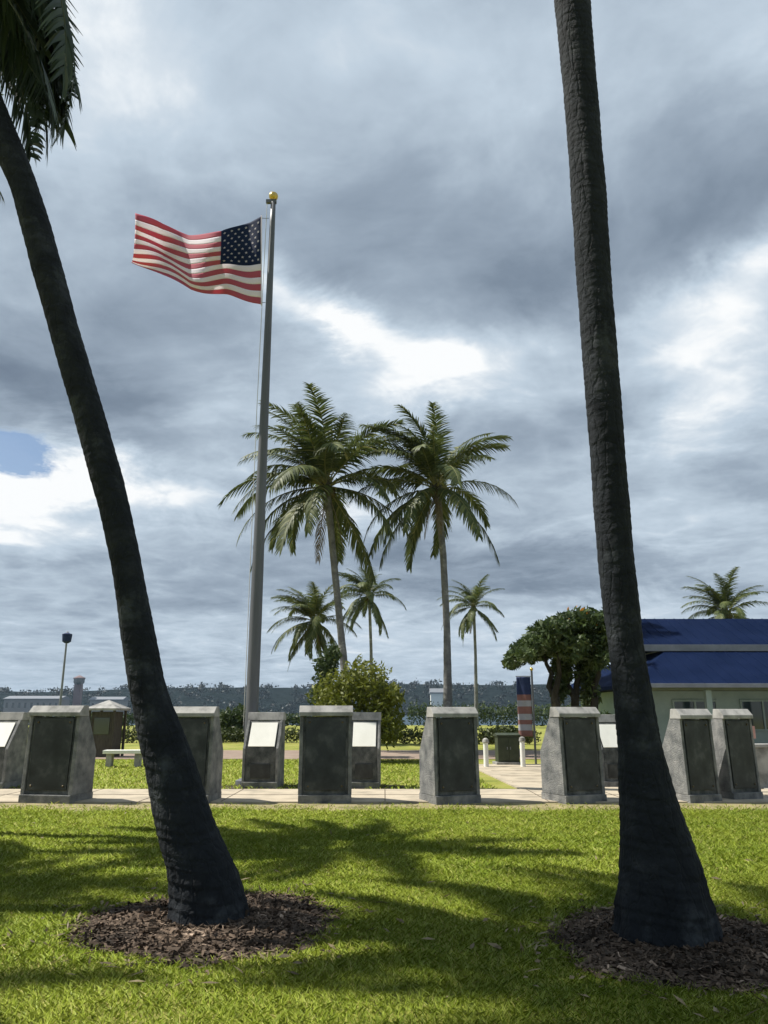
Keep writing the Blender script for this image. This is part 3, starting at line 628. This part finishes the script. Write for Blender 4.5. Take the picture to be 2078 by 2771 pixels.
def banner():
    p = at(57.9, 82, 26); root = empty('banner_pole', (p.x, 26, 0), R(-10), 'slim pole hung with a navy, white and red banner', 'banner')
    bm = bmesh.new(); tube(bm, [(0, 0, -.05), (0, 0, 2.95)], .035, 10); bm_obj('pole', bm, M_pole, root)
    bm = bmesh.new(); bmesh.ops.create_icosphere(bm, subdivisions=2, radius=.06, matrix=Matrix.Translation((0, 0, 3.0))); bm_obj('finial', bm, M_gold, root, True)
    V_, Q, mt = [], [], []; nz, nx = 40, 8
    for j in range(nz + 1):
        for i in range(nx + 1):
            V_.append((-.05 - .46 * i / nx, .05 * math.sin(i * 1.1 + j * .12) * i / nx, 2.75 - 1.9 * j / nz))
    for j in range(nz):
        for i in range(nx):
            a = j * (nx + 1) + i; Q += [a, a + 1, a + nx + 2, a + nx + 1]; t = j / nz; mt.append(0 if t < .3 else (1 if (int((t - .3) / .1) % 2 == 0) else 2))
    me = np_mesh('cloth', V_, Q, [4] * (nz * nx), True, mt); o = link('cloth', me, [M_navy, M_faded, M_grey], root); sd = o.modifiers.new('thick', 'SOLIDIFY'); sd.thickness = .004
    bm = bmesh.new(); tube(bm, [(.02, 0, 2.77), (-.53, 0, 2.77)], .014, 8); bm_obj('arm', bm, M_pole, root)
banner()

# ------------------------------------------------------------------ pavilion with blue roof
def pavilion():
    Y = 30; L = at(68.4, 73.8, Y).x; x1 = L + 16; zE = at(70, 73.9, Y).z; zM = at(70, 70.3, Y + 3.4).z; zM2 = at(70, 69.8, Y + 3.5).z; zT = at(70, 66.9, Y + 6.6).z
    root = empty('pavilion', (L, Y, 0), 0, 'sage walled pavilion under a two tiered blue metal roof', 'building'); W_ = x1 - L
    bm = bmesh.new(); box(bm, 1.0, W_ - 1, 1.6, 12.2, -.1, zE - .02); wall = bm_obj('wall', bm, M_wall, root)
    def hip(z0, z1, y0, y1, xa, xb, dx, seams=True):
        bm = bmesh.new(); q = [(xa, y0, z0), (xb, y0, z0), (xb, 14 - y0 + .0, z0), (xa, 14 - y0, z0)]; t = [(xa + dx, y1, z1), (xb - dx, y1, z1), (xb - dx, 14 - y1, z1), (xa + dx, 14 - y1, z1)]
        A = [bm.verts.new(p) for p in q]; A0 = [bm.verts.new((p[0], p[1], z0 - .14)) for p in q]; B = [bm.verts.new(p) for p in t]
        bm.faces.new(A0[::-1]); bm.faces.new(B)
        for i in range(4): j = (i + 1) % 4; bm.faces.new((A[i], A[j], B[j], B[i])); bm.faces.new((A0[i], A0[j], A[j], A[i]))
        n = int((xb - xa) / .45); sl_ = math.atan2(z1 - z0, y1 - y0)
        for k in range(1, n):                       # standing seams on the slope
            x = xa + (xb - xa) * k / n; t0 = 0; tmax = 1.0
            ef = min(1, (x - xa) / max(dx, .01), (xb - x) / max(dx, .01))
            a = Vector((x, y0, z0 + .012)); b = Vector((x, y0 + (y1 - y0) * ef, z0 + (z1 - z0) * ef + .012)); tube(bm, [a, b], .018, 5)
        return bm_obj('roof', bm, M_roof, root)
    hip(zE, zM, 0, 3.4, 0, W_, 2.6); hip(zM2 + .02, zT, 3.36, 6.6, 1.5, W_ - 1.5, 1.2)
    bm = bmesh.new(); box(bm, 2.7, W_ - 2.7, 3.42, 10.58, zM - .06, zM2 - .14); bm_obj('clerestory', bm, M_gutter, root)
    bm = bmesh.new(); box(bm, -.06, W_ + .06, -.12, -.003, zE - .15, zE + .005, .015); bm_obj('gutter', bm, M_gutter, root)
    bm = bmesh.new(); box(bm, 1.4, W_ - 1.4, 3.2, 3.357, zM - .05, zM2 + .025, .01); bm_obj('gutter', bm, M_gutter, root)
    bm = bmesh.new(); box(bm, .25, W_ - .25, .2, 1.59, zE - .24, zE - .145); bm_obj('soffit', bm, M_soff, root)
    for k in range(7):
        x = .5 + k * (W_ - 1) / 6; bm = bmesh.new(); box(bm, x - .11, x + .11, .35, .57, -.05, zE - .241, .01); bm_obj('column', bm, M_wall, root)
    for k in range(5):
        x = 2.0 + k * 2.7; bm = bmesh.new()
        for a in ((0, 1.8, .0, .07), (0, 1.8, 1.13, 1.2), (0, .07, .07, 1.13), (1.73, 1.8, .07, 1.13), (.865, .935, .07, 1.13)): box(bm, x + a[0], x + a[1], 1.53, 1.6, .9 + a[2], .9 + a[3])
        w = bm_obj('window', bm, M_wall, root); bm = bmesh.new(); box(bm, x + .071, x + 1.729, 1.575, 1.599, .971, 2.029); bm_obj('pane', bm, M_glass, w)
pavilion()
# things by the right edge
def ramp_wall():
    p = at(82.2, 86, 17.8); root = empty('low_wall', (p.x, 17.8, .02), R(4), 'plain low grey concrete wall at the right edge', 'wall')
    bm = bmesh.new(); box(bm, -.35, 3.2, -.15, .15, -.08, .84, .015); bm_obj('wall', bm, M_conc, root)
    bm = bmesh.new(); box(bm, -.40, 3.25, -.20, .20, .841, .91, .015); bm_obj('coping', bm, M_conc, root)
ramp_wall()
def small_sign():
    p = at(81.4, 82, 20); root = empty('small_sign', (p.x, 20, .02), 0, 'small salmon pink sign on a thin post near the right edge', 'sign')
    z = at(81.4, 79.3, 20).z
    bm = bmesh.new(); tube(bm, [(0, .03, -.05), (0, .03, z)], .022, 8); bm_obj('post', bm, M_pole, root)
    bm = bmesh.new(); box(bm, -.13, .13, -.01, .008, z - .14, z + .16, .006); bm_obj('board', bm, noisy('salmon_paint', (.52, .27, .22), (.6, .33, .27)), root)
small_sign()

# ------------------------------------------------------------------ flagpole and flag
PY = 18.6
def flagpole():
    b = at(27.4, 76, PY); t = at(29.4, 21.9, PY); x = (b.x + t.x) / 2; h = t.z
    root = empty('flagpole', (x, PY, 0), 0, 'tall grey flagpole with a gilt ball on top', 'flagpole')
    bm = bmesh.new(); n = 24; tube(bm, [(0, 0, -.1 + (h + .1) * i / n) for i in range(n + 1)], [.15 - .08 * max(0, i / n - .25) / .75 for i in range(n + 1)], 20); bm_obj('pole', bm, M_pole, root, True)
    bm = bmesh.new(); tube(bm, [(0, 0, -.05), (0, 0, .1), (0, 0, .16)], [.32, .3, .16], 24); bm_obj('base_collar', bm, M_pole, root)
    bm = bmesh.new(); bmesh.ops.create_uvsphere(bm, u_segments=20, v_segments=12, radius=.13, matrix=Matrix.Translation((0, 0, h + .2))); bm_obj('ball_finial', bm, M_gold, root, True)
    bm = bmesh.new(); box(bm, -.2, .09, -.05, .05, h - .02, h + .08, .01); bm_obj('truck', bm, M_pole, root)
    bm = bmesh.new(); tube(bm, [(-.17, 0, h), (-.2, .0, h * .6), (-.18, 0, 1.3)], .008, 6); bm_obj('halyard', bm, M_rope, root)
    bm = bmesh.new(); box(bm, -.18, -.13, -.04, .04, 1.2, 1.4, .008); bm_obj('cleat', bm, M_pole, root)
    return x, h
FX, FH = flagpole()
def flag():
    nu, nv = 90, 52
    # silhouette of the blown cloth: fly position u -> (offset, top, bottom) in survey units
    kx = np.array([0, .13, .4, .62, .8, 1.0]); px = np.array([28.2, 27.0, 23.9, 20.4, 17.6, 14.6])
    pt = np.array([23.4, 24.0, 25.1, 25.2, 24.4, 23.0]); pb = np.array([32.9, 32.6, 31.9, 31.2, 29.9, 28.3])
    V_ = []; g = {}
    def pos(u, w, off=0):
        x = np.interp(u, kx, px) + .35 * math.sin(u * 9 + w * 2) * w * u * 1.2; t = np.interp(u, kx, pt); b = np.interp(u, kx, pb)
        t += .25 * math.sin(u * 11 + 1) * u; b += .3 * math.sin(u * 13 + .5) * min(1, u * 3)
        ws = w + (1 - (1 - w) ** 1.9 - w) * .75 * max(0, u - .4) / .6; y = t + (b - t) * ws + .18 * math.sin(w * 9 + u * 14) * u
        Y = PY + u * .5 + .30 * math.sin(u * 11.5 - w * 2.4) * min(1, u * 2.5) + .10 * math.sin(u * 23 + w * 5) * u + .07 * math.sin(w * 12 + u * 4) * u
        return at(x, y, Y + off)
    for j in range(nv + 1):
        for i in range(nu + 1): V_.append(pos(i / nu, j / nv))
    Q, mt, cq = [], [], []
    for j in range(nv):
        for i in range(nu):
            a = j * (nu + 1) + i; f = [a, a + nu + 1, a + nu + 2, a + 1]
            st = j // 4; blue = st < 7 and i < 36
            Q.append(f); mt.append(1 if blue else (0 if st % 2 == 0 else 2))
    def cloth(name, c):
        m = mat(name, c, .75, 0, .2); t = m.node_tree; L = t.links; b = t.nodes['Principled BSDF']; tr = t.nodes.new('ShaderNodeBsdfTranslucent'); tr.inputs[0].default_value = (*c, 1)
        n = t.nodes.new('ShaderNodeTexNoise'); n.inputs['Scale'].default_value = 6; n.inputs['Detail'].default_value = 5
        bp = t.nodes.new('ShaderNodeBump'); bp.inputs['Strength'].default_value = .4; bp.inputs['Distance'].default_value = .02; L.new(n.outputs['Fac'], bp.inputs['Height']); L.new(bp.outputs[0], b.inputs['Normal'])
        mx = t.nodes.new('ShaderNodeMixShader'); mx.inputs[0].default_value = .5; L.new(b.outputs[0], mx.inputs[1]); L.new(tr.outputs[0], mx.inputs[2]); L.new(mx.outputs[0], t.nodes['Material Output'].inputs[0]); return m
    cr, cb_, cw = cloth('flag_red', (.54, .14, .19)), cloth('flag_blue', (.018, .034, .095)), cloth('flag_white', (.82, .77, .80))
    o0 = Vector((FX, PY, FH - 2)); root = empty('flag', o0, 0, 'red and white striped flag with blue starred canton blown leftward from the pole', 'flag')
    Vn = [tuple(v - o0) for v in V_]; Q = np.array(Q); mt = np.array(mt)
    for nm, k, m in (('red_stripes', 0, cr), ('white_stripes', 2, cw), ('canton', 1, cb_)):
        sel = Q[mt == k]; ids, inv = np.unique(sel, return_inverse=True)
        o = link(nm, np_mesh(nm, np.array(Vn)[ids], inv.reshape(-1), [4] * len(sel), True), m, root)
        sd = o.modifiers.new('thick', 'SOLIDIFY'); sd.thickness = .003; sd.offset = 0
    bm = bmesh.new()
    for r in range(9):
        for c in range(6 if r % 2 == 0 else 5):
            u = .4 * ((c + .5) / 6 if r % 2 == 0 else (c + 1) / 6); w = 7 / 13 * (r + 1) / 10
            for off in (-.008, .008):
                vs = []
                for k in range(10):
                    rr = 1 if k % 2 == 0 else .42; a = k * math.pi / 5
                    vs.append(bm.verts.new(pos(u + math.sin(a) * rr * .0155 * 1.0, w - math.cos(a) * rr * .0185, off) - o0))
                bm.faces.new(vs)
    bm_obj('stars', bm, cw, root)
    bm = bmesh.new(); tube(bm, [pos(-.0, 0) - o0 + Vector((.01, 0, .03)), pos(0, .5) - o0 + Vector((.01, 0, 0)), pos(0, 1) - o0 + Vector((.01, 0, -.03))], .014, 8); bm_obj('heading', bm, cw, root)
    for w in (.02, .98):
        p = pos(0, w) - o0; bm = bmesh.new(); tube(bm, [p, Vector((-.10, 0, p.z))], .008, 6); bm_obj('snap_hook', bm, M_pole, root)
flag()

# ------------------------------------------------------------------ things across the harbour
def far_box(name, px, py_top, wpx, Y, label, wm, rm, cat='building', win=True):
    p = at(px, py_top, Y); u = unit(py_top, Y); w = wpx * u; root = empty(name, (p.x, Y, 0), 0, label, cat); h = p.z
    bm = bmesh.new(); box(bm, -w / 2, w / 2, 0, w * .35 + 6, -3, h * .8); bm_obj('wall', bm, wm, root)
    bm = bmesh.new(); prism(bm, [(-1.2, h * .802), (w * .35 + 7.2, h * .802), (w * .35 + 7.2, h * .84), (w * .175 + 3, h), (-1.2, h * .84)], -w / 2 - 1, w / 2 + 1); bm_obj('roof', bm, rm, root)
    if win:
        n = max(3, int(w / 6))
        for k in range(n):
            x = -w / 2 + w * (k + .5) / n; bm = bmesh.new(); box(bm, x - 1.1, x + 1.1, -.12, -.004, h * .35, h * .62); bm_obj('window', bm, M_glass, root)
    return root
far_box('harbour_shed', 3.5, 75.2, 6, 790, 'long grey brown shed on the far shore at the left edge', noisy('shed_grey', (.22, .2, .19), (.3, .28, .26)), M_gutter)
far_box('harbour_shed', 11.5, 75.3, 3.5, 780, 'short pale shed on the far shore right of the tower', M_conc, M_gutter)
far_box('harbour_shed', 47.2, 74.4, 1.3, 790, 'small white building on the far shore beside the pale palm trunk', M_white, M_gutter, win=False)
M_tower = noisy('faded_rust_paint', (.16, .11, .11), (.21, .15, .15), scale=.1)
def tower():
    p = at(8.6, 73.0, 785); h = p.z; root = empty('control_tower', (p.x, 785, 0), 0, 'faded rust coloured tower on the far shore above the left marker', 'tower'); u = unit(73, 785)
    bm = bmesh.new(); box(bm, -.35 * u, .35 * u, -.35 * u, .35 * u, -3, h - 9); bm_obj('shaft', bm, M_tower, root)
    bm = bmesh.new(); tube(bm, [(0, 0, h - 9.01), (0, 0, h - 7), (0, 0, h - 3.5)], [4, 5.6, 5.6], 8); bm_obj('cab', bm, M_glass, root)
    bm = bmesh.new(); tube(bm, [(0, 0, h - 3.49), (0, 0, h - 2.6), (0, 0, h)], [6.2, 6.2, .6], 8); bm_obj('roof', bm, M_tower, root)
tower()

# ------------------------------------------------------------------ mulch beds, grass
BEDS = [(-1.36, 6.62, 1.0), (2.16, 6.05, .97)]
for (x, y, r), lab in zip(BEDS, ('round bed of brown mulch chips at the foot of the leaning palm', 'round bed of brown mulch chips at the foot of the upright palm')):
    g = np.random.default_rng(int(r * 1000)); nr, na = 16, 72; V_ = []
    for i in range(nr + 1):
        for j in range(na):
            a = j * 2 * math.pi / na; t = i / nr; rr = r * t * (1 + .06 * math.sin(3 * a + x) + .04 * math.sin(7 * a)); z = .07 * (1 - t ** 2.2) - .01 + .02 * mnoise.noise(Vector((rr * math.cos(a) * 6, rr * math.sin(a) * 6, x)))
            V_.append((rr * math.cos(a), rr * math.sin(a), z if i < nr else -.03))
    idx = np.arange((nr + 1) * na).reshape(nr + 1, na); q = np.stack([idx[:-1], idx[1:], np.roll(idx[1:], -1, 1), np.roll(idx[:-1], -1, 1)], -1).reshape(-1, 4)
    root = empty('mulch_bed', (x, y, 0), 0, lab, 'mulch bed'); link('soil', np_mesh('soil', V_, q, [4] * len(q), True), M_mulch, root)
    n = 11000; a = g.uniform(0, 2 * math.pi, n); t = np.sqrt(g.random(n)) * 1.03; t = t + (g.random(n) < .07) * g.random(n) ** 2 * .35
    rr = r * t * (1 + .06 * np.sin(3 * a + x) + .04 * np.sin(7 * a)); P = np.stack([rr * np.cos(a), rr * np.sin(a), np.maximum(.07 * (1 - np.minimum(t, 1) ** 2.2), 0.012) + g.uniform(0, .014, n)], 1)
    d = g.normal(size=(n, 3)) * [1, 1, .28]; d /= np.linalg.norm(d, axis=1)[:, None]; b = np.cross(d, g.normal(size=(n, 3)) * [.4, .4, 1] + [0, 0, .5]); b /= np.linalg.norm(b, axis=1)[:, None]
    l = (.008 + .05 * g.random(n) ** 2.2)[:, None]; w = (.003 + .013 * g.random(n) ** 1.8)[:, None]
    Vv = np.stack([P - d * l - b * w, P + d * l - b * w * .6, P + d * l * .9 + b * w, P - d * l * .85 + b * w], 1).reshape(-1, 3)
    me = np_mesh('chips', Vv, np.arange(4 * n), np.full(n, 4)); tint(me, np.clip(g.beta(1.3, 2.4, n) + .25 * np.sin(P[:, 0] * 5 + x) * np.cos(P[:, 1] * 6), 0, 1)); o = link('chips', me, M_chip, root); o['kind'] = 'stuff'
def grass():
    g = np.random.default_rng(5); parts = []
    for y0, y1, den, hgt, wd in ((2.6, 5.6, 5200, .034, .0032), (5.6, 8.5, 4000, .038, .004), (8.5, 14.75, 2000, .045, .0062), (17.4, 28, 160, .06, .014)):
        hw = .53 * y1 + 1.6; n = int((y1 - y0) * 2 * hw * den); x = g.uniform(-hw, hw, n); y = g.uniform(y0, y1, n)
        keep = np.abs(x) < .53 * y + 1.6
        for bx, by, br in BEDS: keep &= ((x - bx) ** 2 + (y - by) ** 2 > (br * (1 - .16 * g.random(n) ** 4) * (.99 + .05 * np.sin(3 * np.arctan2(y - by, x - bx) + bx))) ** 2)
        if y0 > 17: keep &= ~((x > 2.4) & (x < 7.8)) & (x < 8)
        else: keep &= (y < 13.75 + .12 * np.sin(x * 1.7) + .08 * np.sin(x * 4.1 + 1) + g.normal(0, .12, n) + (g.random(n) < .22) * g.random(n) * 1.0)
        parts.append((x[keep], y[keep], hgt, wd))
    x = np.concatenate([p[0] for p in parts]); y = np.concatenate([p[1] for p in parts]); h = np.concatenate([np.full(len(p[0]), p[2]) for p in parts]); wd = np.concatenate([np.full(len(p[0]), p[3]) for p in parts])
    n = len(x); low = np.sin(x * 2.1 + 1.3 * np.sin(y * 1.1)) * np.cos(y * 1.7 + np.sin(x * .9)); low2 = np.sin(x * 5.3 + 2 * np.sin(y * 3.1)) * np.cos(y * 4.7)
    h = h * g.uniform(.5, 1.25, n) * (1 + .22 * low2); bend = g.uniform(0, 2 * math.pi, n); a = bend - math.pi / 2 + g.normal(0, .5, n); le = g.uniform(.6, 1.8, n) * h
    ca, sa = np.cos(a) * wd, np.sin(a) * wd; z0 = np.full(n, -.004)
    mx, my = x + np.cos(bend) * le * .35, y + np.sin(bend) * le * .35; tx, ty = x + np.cos(bend) * le, y + np.sin(bend) * le
    Vv = np.stack([np.stack([x - ca, y - sa, z0], 1), np.stack([x + ca, y + sa, z0], 1), np.stack([mx + ca * .7, my + sa * .7, h * .6], 1), np.stack([tx, ty, h], 1), np.stack([mx - ca * .7, my - sa * .7, h * .6], 1)], 1).reshape(-1, 3)
    me = np_mesh('grass', Vv, np.arange(5 * n), np.full(n, 5))
    tv = np.clip(.50 + .20 * low + .13 * low2 + .10 * np.sin(x * 11 + np.sin(y * 7) * 2) * np.cos(y * 9) + g.normal(0, .16, n), 0, .8); dry = g.random(n) < (.05 + .05 * np.clip(low, 0, 1) + .05 * (y > 11)); tv[dry] = g.uniform(.8, 1, dry.sum()); tint(me, tv)
    k = np.stack([np.cos(bend) * .55, np.sin(bend) * .55, np.full(n, 1.0)], 1) + g.normal(0, .18, (n, 3)); k /= np.linalg.norm(k, axis=1)[:, None]
    me.polygons.foreach_set('use_smooth', np.ones(n, bool)); me.normals_split_custom_set_from_vertices(np.repeat(k, 5, 0).tolist())
    tag(link('grass', me, M_blade), 'short mown grass of the park lawn', 'grass', kind='stuff')
grass()
def litter():
    g = np.random.default_rng(23); n = 420; y = g.uniform(3.5, 13.5, n); x = g.uniform(-1, 1, n) * (.53 * y + 1.2)
    k = g.random(n) < .55; c = np.array(BEDS)[g.integers(0, 2, n)]; a = g.uniform(0, 2 * math.pi, n); r = c[:, 2] * (1.0 + .55 * g.random(n) ** 1.5)
    x = np.where(k, c[:, 0] + r * np.cos(a), x); y = np.where(k, c[:, 1] + r * np.sin(a), y)
    P = np.stack([x, y, g.uniform(.028, .042, n)], 1); d = g.normal(size=(n, 3)) * [1, 1, .25]; d /= np.linalg.norm(d, axis=1)[:, None]
    b = np.cross(d, g.normal(size=(n, 3)) * .3 + [0, 0, 1]); b /= np.linalg.norm(b, axis=1)[:, None]; l = g.uniform(.02, .075, n)[:, None]; w = g.uniform(.006, .02, n)[:, None]
    Vv = np.stack([P - d * l, P + b * w + [0, 0, .004], P + d * l, P - b * w + [0, 0, .004]], 1).reshape(-1, 3)
    me = np_mesh('leaf_litter', Vv, np.arange(4 * n), np.full(n, 4)); tint(me, g.random(n)); tag(link('leaf_litter', me, M_dead), 'dry leaf scraps lying in the lawn', 'leaf litter', kind='stuff')
litter()

# ------------------------------------------------------------------ air
def haze():
    bm = bmesh.new(); box(bm, -2700, 2700, -200, 2700, -7, 75)
    m = bpy.data.materials.new('haze'); m.use_nodes = True; t = m.node_tree; t.nodes.clear()
    v = t.nodes.new('ShaderNodeVolumePrincipled'); v.inputs['Color'].default_value = (.62, .80, 1, 1); v.inputs['Density'].default_value = .00010; v.inputs['Anisotropy'].default_value = .2
    o = t.nodes.new('ShaderNodeOutputMaterial'); t.links.new(v.outputs[0], o.inputs['Volume'])
    tag(bm_obj('haze', bm, m), 'thin sea air over the harbour', 'haze', kind='stuff')
haze()
